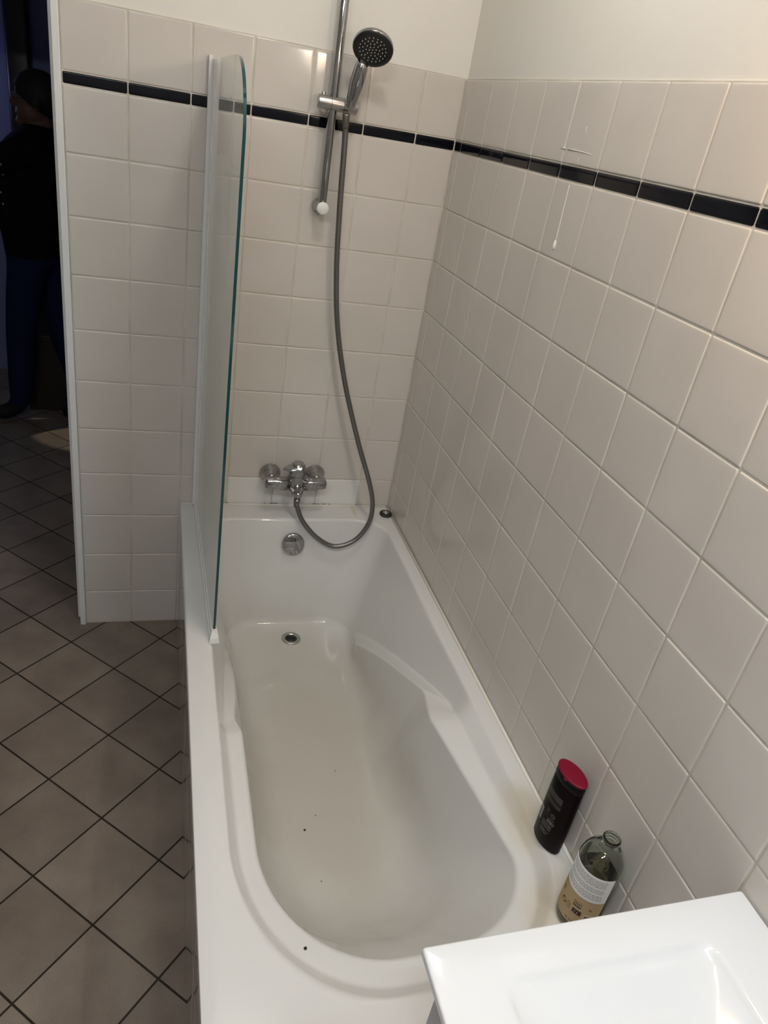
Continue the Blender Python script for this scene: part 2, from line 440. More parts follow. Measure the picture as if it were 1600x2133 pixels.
# sealant bead along both walls
bm = bmesh.new()
tube(bm, [(-.0056, -1.695, RIM + .001), (-.0056, -.006, RIM + .001)], .0045, 10)
tube(bm, [(-.006, -.0056, RIM + .001), (-.712, -.0056, RIM + .001)], .0045, 10)
obj('sealant_bead', bm, M['sealant'], bath)
bm = bmesh.new()
for x, w_ in ((-.565, .004), (-.44, .003), (-.414, .012), (-.40, .006), (-.268, .010), (-.255, .005), (-.235, .011), (-.215, .004), (-.118, .003), (-.062, .006), (-.050, .003)):
    g_ = bmesh.ops.create_icosphere(bm, subdivisions=1, radius=1.)
    for v_ in g_['verts']: v_.co = Vector((x + v_.co.x * w_, -.0032 + v_.co.y * .0016, RIM + .0056 + v_.co.z * .0010))
obj('mould_stain', bm, M['speck'], bath, kind='stuff')
# drain
dr = obj('drain', rod([(0, .0005), (.019, .0005), (.0195, .002), (.024, .0042), (.0305, .0035), (.0325, .0008), (.0325, -.001)], (-.3465, -.245, ZF + .0005), (0, 0, 1), 40), M['satin'], bath, label='metal waste outlet with a dark strainer')
bm = bmesh.new(); lathe(bm, [(0, .0012), (.0185, .0012), (.0185, .0008)], (-.3465, -.245, ZF + .0005), (0, 0, 1), 32)
for k in range(6):
    t = k * PI / 3
    tube(bm, [(-.3465 + .004 * math.cos(t), -.245 + .004 * math.sin(t), ZF + .003), (-.3465 + .018 * math.cos(t), -.245 + .018 * math.sin(t), ZF + .003)], .0012, 6)
obj('strainer', bm, M['dark_rubber'], dr)
# overflow knob on the inside of the tap end
ov = obj('overflow_knob', rod([(.030, -.006), (.036, 0.), (.037, .004), (.037, .016), (.0355, .0185), (.033, .0195), (0, .0205)], (-.352, -.118, .4035), (0, -.97, .24), 40), M['chrome'], bath, label='round chrome overflow knob')
bm = bmesh.new()
ax = Vector((0, -.97, .24)).normalized(); X_, Y_, Z_ = frame(ax)
for k in range(3):
    t = -PI / 2 + (k - 1) * .42
    p = Vector((-.352, -.118, .4035)) + ax * .0203 + X_ * .029 * math.cos(t) + Y_ * .029 * math.sin(t)
    lathe(bm, [(.0042, 0), (.0042, .0012), (.003, .0018), (0, .0018)], p - ax * .0005, ax, 12)
obj('grip_dots', bm, M['satin'], ov)

# ------------------------------------------------------------------ bath screen
scr = thing('bath_screen', 'clear glass bath screen with a rounded top corner hinged on the back wall', 'screen', (-.662, -.003, RIM))
PT = Vector((.014 / .70, -1, 0)).normalized()          # direction of the pane away from the wall
PNn = Vector((1, .014 / .70, 0)).normalized()
H0 = Vector((-.661, 0, 0))
def sp(s, t, z): return H0 + PT * s + PNn * t + Vector((0, 0, z))
def prism(bm, poly, z0, z1, mi=0):
    loft(bm, [[sp(s, t, z0) for s, t in poly], [sp(s, t, z1) for s, t in poly]], True, True, mi)
bm = bmesh.new(); prism(bm, [(.003, -.017), (.020, -.017), (.020, -.008), (.003, -.008)], RIM + .0068, 1.752)
prism(bm, [(.0035, -.0085), (.030, -.0085), (.030, .0105), (.0035, .0105)], RIM + .0068, 1.744)
obj('wall_profile', bm, M['grey_plastic'], scr, smooth=False)
bm = bmesh.new(); prism(bm, [(.029, -.0065), (.046, -.0060), (.046, .0060), (.029, .0065)], RIM + .020, 1.744)
obj('hinge_strip', bm, M['white_plastic'], scr, smooth=False)
# outline of the pane: straight bottom, outer edge, quarter-round corner
out = [(.032, RIM + .020), (.700, RIM + .020)]
for k in range(0, 25):
    t = k / 24 * PI / 2; out.append((.700 - .175 + .175 * math.cos(t), 1.745 - .135 + .135 * math.sin(t)))
out.append((.032, 1.745))
bm = bmesh.new()
A_ = [bm.verts.new(sp(s, -.003, z)) for s, z in out]; B_ = [bm.verts.new(sp(s, .003, z)) for s, z in out]
bm.faces.new(A_); bm.faces.new(B_)
for k in range(len(out)):
    f_ = bm.faces.new((A_[k], A_[(k + 1) % len(out)], B_[(k + 1) % len(out)], B_[k]))
    f_.material_index = 1 if 1 <= k < len(out) - 1 else 0
pane = obj('glass_pane', bm, [M['pane'], M['pane_edge']], scr, smooth=False)
bm = bmesh.new(); prism(bm, [(.030, -.0115), (.700, -.0115), (.700, .0085), (.030, .0085)], RIM + .002, RIM + .012)
prism(bm, [(.030, -.0075), (.700, -.0075), (.700, -.0031), (.030, -.0031)], RIM + .012, RIM + .027)
prism(bm, [(.030, .0031), (.700, .0031), (.700, .0052), (.030, .0052)], RIM + .012, RIM + .026)
obj('bottom_seal', bm, M['grey_plastic'], scr, smooth=False)
bm = bmesh.new()
loft(bm, [[sp(s, t * 1.15, RIM + .0020) for s, t in ((.698, -.011), (.718, -.011), (.718, .011), (.698, .011))],
          [sp(s, t * .95, RIM + .016) for s, t in ((.698, -.011), (.716, -.011), (.716, .011), (.698, .011))],
          [sp(s, t * .6, RIM + .034) for s, t in ((.698, -.011), (.708, -.011), (.708, .011), (.698, .011))]], True, True)
obj('end_cap', bm, M['white_plastic'], scr, smooth=False, label='small white cap at the outer bottom corner')
# fine limescale runs on the pane
bm = bmesh.new()
for k in range(46):
    s = random.uniform(.06, .66); z = random.uniform(RIM + .1, 1.5); ln = random.uniform(.015, .07)
    tt = .0033
    vv = [bm.verts.new(sp(s + a, t_, z + c_)) for t_ in (tt, tt + .0002) for a, c_ in ((-.0007, 0), (.0007, 0), (.0004 + .01 * ln, -ln), (-.0004 + .01 * ln, -ln))]
    for f_ in ((0, 1, 2, 3), (4, 7, 6, 5), (0, 4, 5, 1), (1, 5, 6, 2), (2, 6, 7, 3), (3, 7, 4, 0)): bm.faces.new([vv[q] for q in f_])
obj('limescale_run', bm, mat('limescale', (.55, .56, .55), .7), pane, smooth=False, kind='stuff')

# ------------------------------------------------------------------ shower rail, hand shower, hose
RX, RY = -.3665, -.052
rail = thing('shower_rail', 'vertical chrome shower rail on the back wall', 'rail', (RX, RY, 1.40))
obj('rail_bar', rod(rcyl(.0118, .75), (RX, RY, 1.432), (0, 0, 1), 28), M['chrome'], rail)
for zc, nm in ((1.446, 'wall_bracket'), (2.165, 'wall_bracket')):
    br = obj(nm, rod([(.0185, 0), (.0195, .002), (.0195, .010), (.0165, .013), (.0165, .064), (.0160, .0665), (.0145, .0675)], (RX, -.002, zc), (0, -1, 0), 32), M['chrome'], rail)
    bm = rod([(0, .0012), (.0152, .0012), (.0160, .0004), (.0160, -.001)], (RX, -.0692, zc), (0, -1, 0), 32)
    obj('bracket_cap', bm, M['white_plastic'], br, label='pale round end cap')
ZS = 1.695
sl = obj('slider', rod(rcyl(.0165, .103, .0015), (-.407, RY - .004, ZS + .002), (1, 0, -.012), 36), M['satin'], rail, label='satin metal sliding holder across the rail')
for q in (.033, .066):
    obj('slider_ring', rod([(.0164, 0), (.0168, .0003), (.0168, .0009), (.0164, .0012)], (-.407 + q, RY - .004, ZS + .002 - .012 * q), (1, 0, -.012), 36), M['dark_rubber'], sl)
obj('slider_button', rod(rcyl(.0055, .010, .001), (-.394, RY - .002, ZS + .014), (0, .1, 1), 20), M['satin'], sl)
obj('slider_end', rod([(0, .0010), (.012, .0010), (.0135, 0)], (-.4072, RY - .004, ZS + .002), (-1, 0, 0), 28), M['chrome'], sl)

hs = thing('hand_shower', 'chrome hand shower with a black spray face tilted in its holder on the rail', 'shower head', (-.322, -.085, 1.70))
B0 = Vector((-.3268, -.076, 1.700)); B1 = Vector((-.3145, -.096, 1.788))
ax = (B1 - B0).normalized(); hl = (B1 - B0).length
obj('handle', rod([(.0095, -.006), (.0115, -.004), (.0130, .004), (.0155, .025), (.0178, .05), (.0182, .065), (.0172, .085), (.0160, hl), (.012, hl + .014)], B0, ax, 32), M['chrome'], hs)
bm = bmesh.new(); lathe(bm, [(.0006, 0), (.0022, .004), (.0022, .034), (.0006, .04)], B0 + ax * .045 + Vector((-.001, -.0168, .0055)), ax, 10)
obj('handle_slot', bm, M['dark_rubber'], hs)
HC = Vector((-.2985, -.124, 1.8285)); hn = Vector((-.20, -.66, -.72)).normalized()
hd = obj('spray_head', rod([(.018, -.024), (.031, -.021), (.043, -.014), (.0495, -.006), (.0505, 0), (.0500, .003), (.048, .0045)], HC, hn, 48), M['chrome'], hs)
bm = bmesh.new(); X_, Y_, Z_ = frame(hn)
lathe(bm, [(.0498, .0015), (.0488, .0058), (.041, .0075), (.0375, .0070), (.0365, .0060), (0, .0060)], HC, hn, 48)
for rr_, cnt, ph in ((.0, 1, 0), (.0085, 6, .2), (.0165, 10, .1), (.0245, 14, .3), (.0325, 20, 0)):
    for k in range(cnt):
        t = ph + 2 * PI * k / cnt
        lathe(bm, [(.0013, 0), (.0012, .0014), (.0006, .0020), (0, .0021)], HC + hn * .0058 + X_ * rr_ * math.cos(t) + Y_ * rr_ * math.sin(t), hn, 8, mi=1, cap0=False)
obj('spray_face', bm, [M['black_plastic'], M['grey_rubber']], hd, label='black spray face dotted with pale nozzles')

hose = [(-.3340, -.076, 1.676), (-.3313, -.070, 1.652), (-.3272, -.066, 1.609), (-.3184, -.060, 1.456), (-.3061, -.060, 1.2905), (-.283, -.066, 1.128), (-.2385, -.078, .956), (-.1748, -.098, .773),
        (-.1249, -.118, .647), (-.1022, -.132, .564), (-.1091, -.144, .493), (-.1507, -.152, .434), (-.2159, -.152, .411), (-.2787, -.144, .440), (-.3305, -.128, .495), (-.3540, -.114, .549)]
bm = bmesh.new(); pth = catmull(hose, 34); npt = len(pth)
tube(bm, pth, lambda t: .0079 + .0004 * math.cos(t * npt * PI * .9), 14)
o = obj('shower_hose', bm, M['hose']); o['label'] = 'grey metal shower hose looping from the rail holder into the tap'; o['category'] = 'hose'
bm = rod([(.0085, 0), (.0095, .003), (.0088, .03), (.0075, .034)], (-.3345, -.0765, 1.680), (0.1, .2, -1), 20); obj('hose_nut', bm, M['hose'], o)
bm = rod([(.0105, 0), (.0105, .012), (.0085, .026), (.0075, .030)], (-.3522, -.1085, .5675), (-.06, -.15, -1), 20); obj('hose_nut', bm, M['hose'], o)

# ------------------------------------------------------------------ mixer tap
tap = thing('bath_mixer_tap', 'chrome single-lever bath mixer tap on the back wall above the tub', 'tap', (-.356, -.06, .60))
for ex in (-.431, -.281):
    obj('escutcheon', rod([(.0345, .0005), (.0352, .003), (.0335, .007), (.026, .018), (.0195, .030), (.017, .040), (.016, .052)], (ex, -.002, .605), (0, -1, 0), 40), M['chrome'], tap)
bm = bmesh.new()
for s in (-1, 1):
    x0 = -.356 + s * .020; x1 = -.356 + s * .101
    L_ = []
    for x, yc, zc, hy, hz in ((x0, -.074, .603, .023, .021), (x0 + (x1 - x0) * .45, -.072, .604, .021, .018), (x1 - s * .010, -.070, .605, .020, .0175), (x1 - s * .002, -.070, .605, .018, .016), (x1, -.070, .605, .014, .012)):
        ring_ = []
        for k in range(24):
            t = 2 * PI * k / 24; cx, sx_ = math.cos(t), math.sin(t)
            ring_.append((x, yc + hy * math.copysign(abs(cx) ** .55, cx), zc + hz * math.copysign(abs(sx_) ** .55, sx_)))
        L_.append(ring_)
    loft(bm, L_, True, True)
    # flat facet towards the room
    loft(bm, [[(x0 + s * .030, -.0905, .594), (x1 - s * .008, -.0905, .594), (x1 - s * .008, -.0905, .610), (x0 + s * .030, -.0905, .610)],
              [(x0 + s * .034, -.0925, .597), (x1 - s * .011, -.0925, .597), (x1 - s * .011, -.0925, .607), (x0 + s * .034, -.0925, .607)]], True, True)
obj('tap_body', bm, M['chrome'], tap)
bm = bmesh.new()
ax = Vector((0, -.16, 1)).normalized(); TB = Vector((-.3555, -.076, .618))
lathe(bm, [(.020, -.03), (.0262, -.014), (.0272, -.004), (.0266, .012), (.0255, .0215), (.0245, .024), (.0245, .028)], TB, ax, 40)
obj('cartridge_housing', bm, M['chrome'], tap)
bm = bmesh.new(); L_ = []
O_ = TB + ax * .0275
X_, Y_, Z_ = Vector((1, 0, 0)), Vector((0, -1, -.16)).normalized(), ax
lathe(bm, [(.0248, 0), (.0258, .002), (.0256, .018), (.0235, .031), (.0175, .039), (.008, .042), (0, .0425)], O_, ax, 40)
for t in range(0, 15):
    q = t / 14; xx = .012 - .062 * q
    hw = .0225 * (1 - q ** 2.2) + .0035; hh = .0135 * (1 - q) + .0022; zc = .0265 - .004 * q
    if t == 14: hw *= .5; hh *= .5
    L_.append([O_ + X_ * xx + Y_ * (hw * math.cos(2 * PI * k / 20) + .010 * q) + Z_ * (zc + hh * math.sin(2 * PI * k / 20)) for k in range(20)])
loft(bm, L_, True, True)
obj('lever_handle', bm, M['chrome'], tap)
bm = bmesh.new(); L_ = []
for (y, z, w, h) in ((-.068, .612, .046, .012), (-.080, .606, .038, .016), (-.092, .596, .028, .017), (-.101, .586, .020, .016), (-.106, .584, .0165, .009)):
    L_.append([Vector((-.354 + (.6 - z) * .06, y, z)) + Vector((w * math.cos(2 * PI * k / 28), 0, 0)) * .9 + Vector((0, .55, .83)) * h * math.sin(2 * PI * k / 28) for k in range(28)])
loft(bm, L_, True, True); obj('spout', bm, M['chrome'], tap)
obj('diverter', rod([(.0085, 0), (.0110, .004), (.0105, .020), (.0078, .034), (.006, .037), (0, .0375)], (-.3545, -.090, .618), (.0, -.52, -.85), 24), M['chrome'], tap)
obj('hose_outlet', rod([(.0150, .014), (.0160, .010), (.0160, .0), (.0135, -.004), (.011, -.0055)], (-.351, -.107, .5765), (0, .12, 1), 28), M['chrome'], tap)

# ------------------------------------------------------------------ plug on the tub corner
pl = thing('drain_plug', 'small dark rubber drain plug lying on the tub corner', 'plug', (-.024, -.066, RIM + .0005))
obj('plug_body', rod([(.017, 0), (.021, .002), (.022, .005), (.0205, .009), (.0175, .011), (.0170, .010), (.0160, .0095), (0, .0095)], (-.026, -.066, RIM + .0012), (0, 0, 1), 36), M['dark_rubber'], pl)
bm = bmesh.new()
lathe(bm, [(.0120, 0), (.0125, .002), (.010, .004), (.0065, .0035), (.006, .006), (0, .0065)], (-.026, -.066, RIM + .0105), (0, 0, 1), 24)
obj('plug_top', bm, M['satin'], pl, label='pale metal centre')

# ------------------------------------------------------------------ shampoo bottle
SC = Vector((-.0365, -.3, 0)); SX, SY = -.0350, -1.3610
sh = thing('shampoo_bottle', 'black shampoo bottle with a magenta lid standing on the tub rim', 'bottle', (SX, SY, RIM))
ua = Vector((.018, -.0975, 0)).normalized(); ub = Vector((-ua.y, ua.x, 0))   # long axis, short axis
ub = ub if ub.x < 0 else -ub
def lens(a, b_, z, n=44):
    P = []
    for k in range(n):
        t = 2 * PI * k / n; ct, st = math.cos(t), math.sin(t)
        w = b_ * math.copysign(abs(st) ** .95, st) * (1 - .10 * ct * ct)
        P.append(Vector((SX, SY, z)) + ua * a * math.copysign(abs(ct) ** 1.0, ct) + ub * w)
    return P
z0 = RIM + .0008
bm = bmesh.new()
loft(bm, [lens(.031, .0155, z0), lens(.0345, .0185, z0 + .0015), lens(.036, .0200, z0 + .006), lens(.0368, .0208, z0 + .07), lens(.0365, .0205, z0 + .14), lens(.0358, .0198, z0 + .168), lens(.0352, .0192, z0 + .1695)], True, True)
obj('bottle_body', bm, mat('black_shampoo_plastic', (.006, .003, .003), .35, spec=.08), sh)
bm = bmesh.new()
loft(bm, [lens(.0352, .0192, z0 + .170), lens(.0362, .0202, z0 + .171), lens(.0362, .0202, z0 + .186), lens(.0356, .0196, z0 + .1875)], True, True)
cp = obj('bottle_cap', bm, mat('black_cap_plastic', (.006, .005, .006), .45, spec=.1), sh)
bm = bmesh.new()
loft(bm, [lens(.0360, .0200, z0 + .1878), lens(.0368, .0208, z0 + .1888), lens(.0368, .0208, z0 + .1912), lens(.0360, .0200, z0 + .1928), lens(.0335, .0178, z0 + .1932)], True, True)
for a0 in (.004,):
    p = Vector((SX, SY, z0 + .1865)) + ub * .0205 + ua * a0
    loft(bm, [[p + ua * s + ub * d_ + Vector((0, 0, h_)) for s, d_ in ((-.004, -.001), (.004, -.001), (.004, .0008), (-.004, .0008))] for h_ in (-.001, .003)], True, True)
obj('lid', bm, mat('magenta_plastic', (.17, .001, .018), .4, spec=.3), sh, label='magenta flip lid')
# printing on the side that faces the room
def surf(s, z, lift=.0004):
    """s along the long axis -1..1 on the room-facing side"""
    t = math.acos(max(-1, min(1, s))); a = .0368; b_ = .0208
    st = math.sin(t); w = b_ * abs(st) ** .95 * (1 - .10 * s * s)
    n = (ua * (s / a) + ub * (st / b_)).normalized()
    return Vector((SX, SY, z)) + ua * a * s + ub * w + n * lift
def spatch(bm, s0, s1, z0_, z1_, mi=0, n=6, lift=.0004):
    lo = [surf(s0 + (s1 - s0) * k / n, z0_, lift) for k in range(n + 1)]; hi = [surf(s0 + (s1 - s0) * k / n, z1_, lift) for k in range(n + 1)]
    a = [bm.verts.new(p) for p in lo]; c_ = [bm.verts.new(p) for p in hi]
    for k in range(n): bm.faces.new((a[k], a[k + 1], c_[k + 1], c_[k])).material_index = mi
def words(bm, fn, s0, s1, z, h, wmin, wmax, gap, mi=0):
    s = s0
    while s < s1:
        w = random.uniform(wmin, wmax); e = min(s + w, s1)
        fn(bm, s, e, z, z + h, mi, 3); s = e + gap
bm = bmesh.new()
zt = RIM + .140
for k in range(5): words(bm, spatch, -.62, .46, zt - k * .0030, .0013, .04, .13, .02)
spatch(bm, -.62, .50, zt - .0165, zt - .0160)
for k in range(2): words(bm, spatch, -.60, .48, zt - .0215 - k * .004, .0016, .05, .16, .025)
spatch(bm, -.55, .36, zt - .0290, zt - .0287)
# open jar icon and round emblem
for (s0, s1, a, c_) in ((-.22, -.04, .0420, .0426), (-.22, -.20, .0420, .0520), (-.06, -.04, .0420, .0490), (-.22, -.08, .0520, .0526), (-.16, -.14, .0450, .0500)):
    spatch(bm, s0, s1, zt - c_, zt - a, n=2)
spatch(bm, -.20, 0.0, zt - .0560, zt - .0552)
for k in range(14):
    t = 2 * PI * k / 14
    for rr_ in (.0055, .0028):
        s = .24 + rr_ / .0368 * math.cos(t); z = zt - .0505 + rr_ * math.sin(t)
        spatch(bm, s - .016, s + .016, z - .0006, z + .0006, n=1)
spatch(bm, .06, .44, zt - .0600, zt - .0592)
spatch(bm, -.46, .40, zt - .0625, zt - .0620)
# pill-shaped recycling mark
spatch(bm, -.02, .34, zt - .0720, zt - .0650, n=8)
spatch(bm, .34, .47, zt - .0655, zt - .0650); spatch(bm, .34, .47, zt - .0720, zt - .0715); spatch(bm, .455, .475, zt - .072, zt - .065, n=1)
for s in (.03, .13, .2): spatch(bm, s, s + .04, zt - .0702, zt - .0668, 1, 2, .0006)
spatch(bm, .37, .43, zt - .0702, zt - .0668, n=2)
for k in range(6): words(bm, spatch, -.28, .40, zt - .0760 - k * .0026, .0012, .03, .10, .015)
words(bm, spatch, -.24, .12, zt - .0975, .0032, .06, .10, .02)
words(bm, spatch, .17, .36, zt - .0970, .0020, .06, .10, .03)
for k in range(2): words(bm, spatch, -.26, .24, zt - .1010 - k * .0024, .0012, .03, .09, .015)
obj('printed_text', bm, [mat('grey_print', (.15, .145, .145), .6), mat('black_print', (.012, .01, .01), .5)], sh, label='grey small print, icons and recycling mark', smooth=False)
bm = bmesh.new()
spatch(bm, -.86, -.50, zt - .0880, zt - .0560, 0, 6)
zz_ = zt - .0860; 
while zz_ < zt - .0600:
    h = random.uniform(.0005, .0015); spatch(bm, -.83, -.55, zz_, zz_ + h, 1, 5, .0006); zz_ += h + random.uniform(.0006, .0014)
obj('barcode', bm, [mat('pale_print', (.45, .45, .46), .6), mat('dark_print', (.05, .05, .05), .6)], sh, label='pale barcode panel', smooth=False)

# ------------------------------------------------------------------ clear bottle with paper labels
BX, BY, BR = -.0500, -1.5150, .039
cb_ = thing('soap_bottle', 'clear refill bottle without a cap, half full of amber liquid, beside the washbasin', 'bottle', (BX, BY, RIM))
prof = [(0, .003), (.020, .0035), (.030, .002), (.0335, .0005), (.0380, .004), (BR, .010), (BR, .150), (.0385, .160), (.0362, .171), (.0318, .181), (.0258, .1885), (.0190, .1930), (.0152, .1960),
        (.0143, .1985), (.0143, .2005), (.0158, .2015), (.0158, .2028), (.0143, .2040), (.0143, .2062), (.0156, .2072), (.0156, .2084), (.0143, .2095), (.0143, .2122), (.0155, .2130), (.0155, .2142), (.0140, .2160), (.0132, .2163)]
inner = [(.0118, .2155), (.0118, .198), (.0165, .1925), (.0235, .1870), (.0302, .1795), (.0344, .1700), (.0366, .160), (.0372, .150), (.0372, .012), (.035, .007), (0, .006)]
bm = bmesh.new(); lathe(bm, prof + inner, (BX, BY, RIM + .0008), (0, 0, 1), 64)
obj('bottle_glass', bm, mat('clear_bottle_glass', (.74, .79, .75), .02, trans=1., ior=1.46), cb_)
bm = bmesh.new(); lathe(bm, [(0, .0062), (.0348, .0074), (.0370, .0122), (.0370, .128), (0, .128)], (BX, BY, RIM + .0008), (0, 0, 1), 64)
obj('liquid', bm, mat('amber_liquid', (.56, .48, .28), .0, trans=1., ior=1.34), cb_, label='amber liquid up to the middle of the bottle')
def cpatch(bm, a0, a1, z0_, z1_, mi=0, n=2, lift=.0007):
    lo, hi = [], []
    for k in range(n + 1):
        t = math.radians(a0 + (a1 - a0) * k / n); d_ = Vector((math.cos(t), math.sin(t), 0)) * (BR + lift)
        lo.append(bm.verts.new(Vector((BX, BY, z0_)) + d_)); hi.append(bm.verts.new(Vector((BX, BY, z1_)) + d_))
    for k in range(n): bm.faces.new((lo[k], lo[k + 1], hi[k + 1], hi[k])).material_index = mi
def band(name, a0, a1, z0_, z1_, m):
    bm = bmesh.new(); cpatch(bm, a0, a1, z0_, z1_, 0, 48, .0003)
    bmesh.ops.solidify(bm, geom=bm.faces[:], thickness=.0002)
    return obj(name, bm, m, cb_)
A0, A1 = -83.5, -83.5 - 190
lb = band('upper_label', A1, A0, .5795, .6415, mat('white_label_paper', (.66, .67, .66), .6))
lb['label'] = 'white paper label with grey small print'
lk = band('lower_label', A1, A0, .5070, .5792, mat('kraft_label_paper', (.40, .30, .165), .7))
lk['label'] = 'tan paper label with dark icons and a barcode'
bm = bmesh.new()
zt = .6365
for k in range(14):
    if k in (5, 9): continue
    s = -212
    e_ = -96 - random.uniform(0, 8)
    while s < e_:
        w = random.uniform(3, 10); cpatch(bm, s, min(s + w, e_), zt - k * .0037 - .0017, zt - k * .0037); s += w + 1.6
obj('label_text', bm, mat('grey_ink', (.34, .34, .34), .7), lb, smooth=False)
bm = bmesh.new()
def cring(a, z, r, w, n=18):
    for k in range(n):
        t = 2 * PI * k / n; aa = a + math.degrees(r / BR * math.cos(t)); z_ = z + r * math.sin(t)
        cpatch(bm, aa - math.degrees(w / BR), aa + math.degrees(w / BR), z_ - w, z_ + w, 0, 1)
cring(-184, .5410, .0048, .0008)
cpatch(bm, -190, -187, .540, .545); cpatch(bm, -181, -177, .536, .539)
for a0, a1, zA, zB in ((-172, -171, .536, .5475), (-163, -162, .536, .5475), (-172, -162, .5355, .5363), (-172, -162, .5470, .5478), (-170, -164, .5495, .5503), (-168, -167.3, .539, .546), (-165.5, -164.8, .539, .546)): cpatch(bm, a0, a1, zA, zB, 0, 3)
cpatch(bm, -154, -130, .5355, .5465, 0, 10)
for a0, a1, zA, zB in ((-157, -156, .5535, .5660), (-137, -136, .5535, .5660), (-157, -136, .5655, .5662), (-157, -136, .5530, .5560), (-153, -150, .559, .563), (-148, -145, .559, .563), (-143, -140, .559, .563)): cpatch(bm, a0, a1, zA, zB, 0, 4)
for k in range(4): cpatch(bm, -208 + k * .5, -197, .562 - k * .003, .5635 - k * .003, 0, 3)
cpatch(bm, -118, -110, .5595, .5605); cpatch(bm, -116, -108, .5570, .5580)
for a in (-163, -159, -152, -146): cpatch(bm, a, a + 2.5, .5130, .5155)
obj('label_icon', bm, mat('dark_brown_ink', (.035, .018, .010), .7), lk, smooth=False)
bm = bmesh.new()
for zA, zB, a0, a1 in ((.5370, .5385, -150, -147), (.5420, .5435, -148, -145), (.5385, .5420, -141, -139)): cpatch(bm, a0, a1, zA, zB, 0, 2, .001)
cpatch(bm, -123, -99, .5100, .5440, 0, 8, .0006)
bc = obj('barcode', bm, mat('pale_tan_ink', (.58, .50, .38), .7), lk, smooth=False)
bm = bmesh.new(); zz_ = .5115
while zz_ < .542:
    h = random.uniform(.0006, .0020); cpatch(bm, -121, -101, zz_, zz_ + h, 0, 8, .0010); zz_ += h + random.uniform(.0007, .0017)
obj('barcode_bar', bm, mat('dark_brown_bar_ink', (.035, .02, .012), .7), bc, smooth=False)

# ------------------------------------------------------------------ washbasin on its cabinet
WX0, WX1, WY0, WY1, WZ = -.477, -.003, -2.315, -1.705, .835
wb = thing('washbasin', 'white washbasin slab with a shallow rectangular bowl against the right wall', 'washbasin', (-.24, -2.01, .81))
def rrect(x0, x1, y0, y1, r, z, n=8):
    P = []
    for cx, cy, t0 in ((x1 - r, y1 - r, 0), (x0 + r, y1 - r, 90), (x0 + r, y0 + r, 180), (x1 - r, y0 + r, 270)):
        for k in range(n + 1):
            t = math.radians(t0 + 90 * k / n); P.append(Vector((cx + r * math.cos(t), cy + r * math.sin(t), z)))
    return P
bm = bmesh.new()
lp = [rrect(WX0 + .03, WX1 - .01, WY0 + .02, WY1 - .02, .004, WZ - .026), rrect(WX0 + .014, WX1, WY0 + .004, WY1 - .004, .004, WZ - .025),
      rrect(WX0 + .003, WX1, WY0 + .001, WY1 - .001, .004, WZ - .0125), rrect(WX0, WX1, WY0, WY1, .004, WZ - .010), rrect(WX0, WX1, WY0, WY1, .004, WZ - .003), rrect(WX0 + .0009, WX1 - .0009, WY0 + .0009, WY1 - .0009, .0035, WZ - .0009), rrect(WX0 + .003, WX1 - .003, WY0 + .003, WY1 - .003, .003, WZ)]
bx0, bx1, by0, by1 = -.392, -.098, -2.255, -1.757
for ins, dz, r in ((-.010, 0, .024), (-.004, -.0005, .024), (.0005, -.0020, .024), (.0035, -.0050, .026), (.008, -.0078, .03), (.020, -.013, .036), (.040, -.020, .044), (.065, -.028, .05), (.090, -.034, .05), (.115, -.038, .03), (.135, -.0395, .01)):
    lp.append(rrect(bx0 + ins, bx1 - ins, by0 + ins, by1 - ins, r, WZ + dz))
loft(bm, lp, True, True); autosmooth(obj('basin', bm, M['ceramic'], wb), 50)
obj('waste_outlet', rod([(0, .001), (.020, .001), (.022, .003), (.030, .003), (.032, .0)], (-.245, -2.006, WZ - .0388), (0, 0, 1), 32), M['chrome'], wb)
obj('overflow_hole', rod([(.012, 0), (.012, .002), (.009, .003), (.008, .0015), (0, .0015)], (-.1105, -2.006, WZ - .035), (-1, 0, .25), 24), M['chrome'], wb)
vc = thing('vanity_cabinet', 'grey vanity cabinet carrying the washbasin', 'cabinet', (-.23, -2.01, .0))
for y0_, y1_ in ((-2.29, -2.272), (-1.746, -1.728)): obj('side_board', bevel_box(-.435, -.006, y0_, y1_, .08, WZ - .0275, .0015, 2), M['cabinet'], vc, smooth=False)
obj('bottom_board', bevel_box(-.435, -.006, -2.2715, -1.7465, .08, .098, .0015, 2), M['cabinet'], vc, smooth=False)
bm = bevel_box(-.455, -.4365, -2.286, -1.730, .45, WZ - .034, .0015, 2); d1 = obj('drawer', bm, M['cabinet'], vc, smooth=False)
obj('handle', bevel_box(-.4680, -.4552, -2.08, -1.94, .765, .775, .002, 2), M['satin'], d1, smooth=False)
bm = bevel_box(-.455, -.4365, -2.286, -1.730, .085, .446, .0015, 2); d1 = obj('drawer', bm, M['cabinet'], vc, smooth=False)
obj('handle', bevel_box(-.4680, -.4552, -2.08, -1.94, .41, .42, .002, 2), M['satin'], d1, smooth=False)
bm = bmesh.new(); box(bm, -.40, -.02, -2.27, -1.75, .0005, .08); obj('plinth', bm, M['cabinet'], vc, smooth=False)

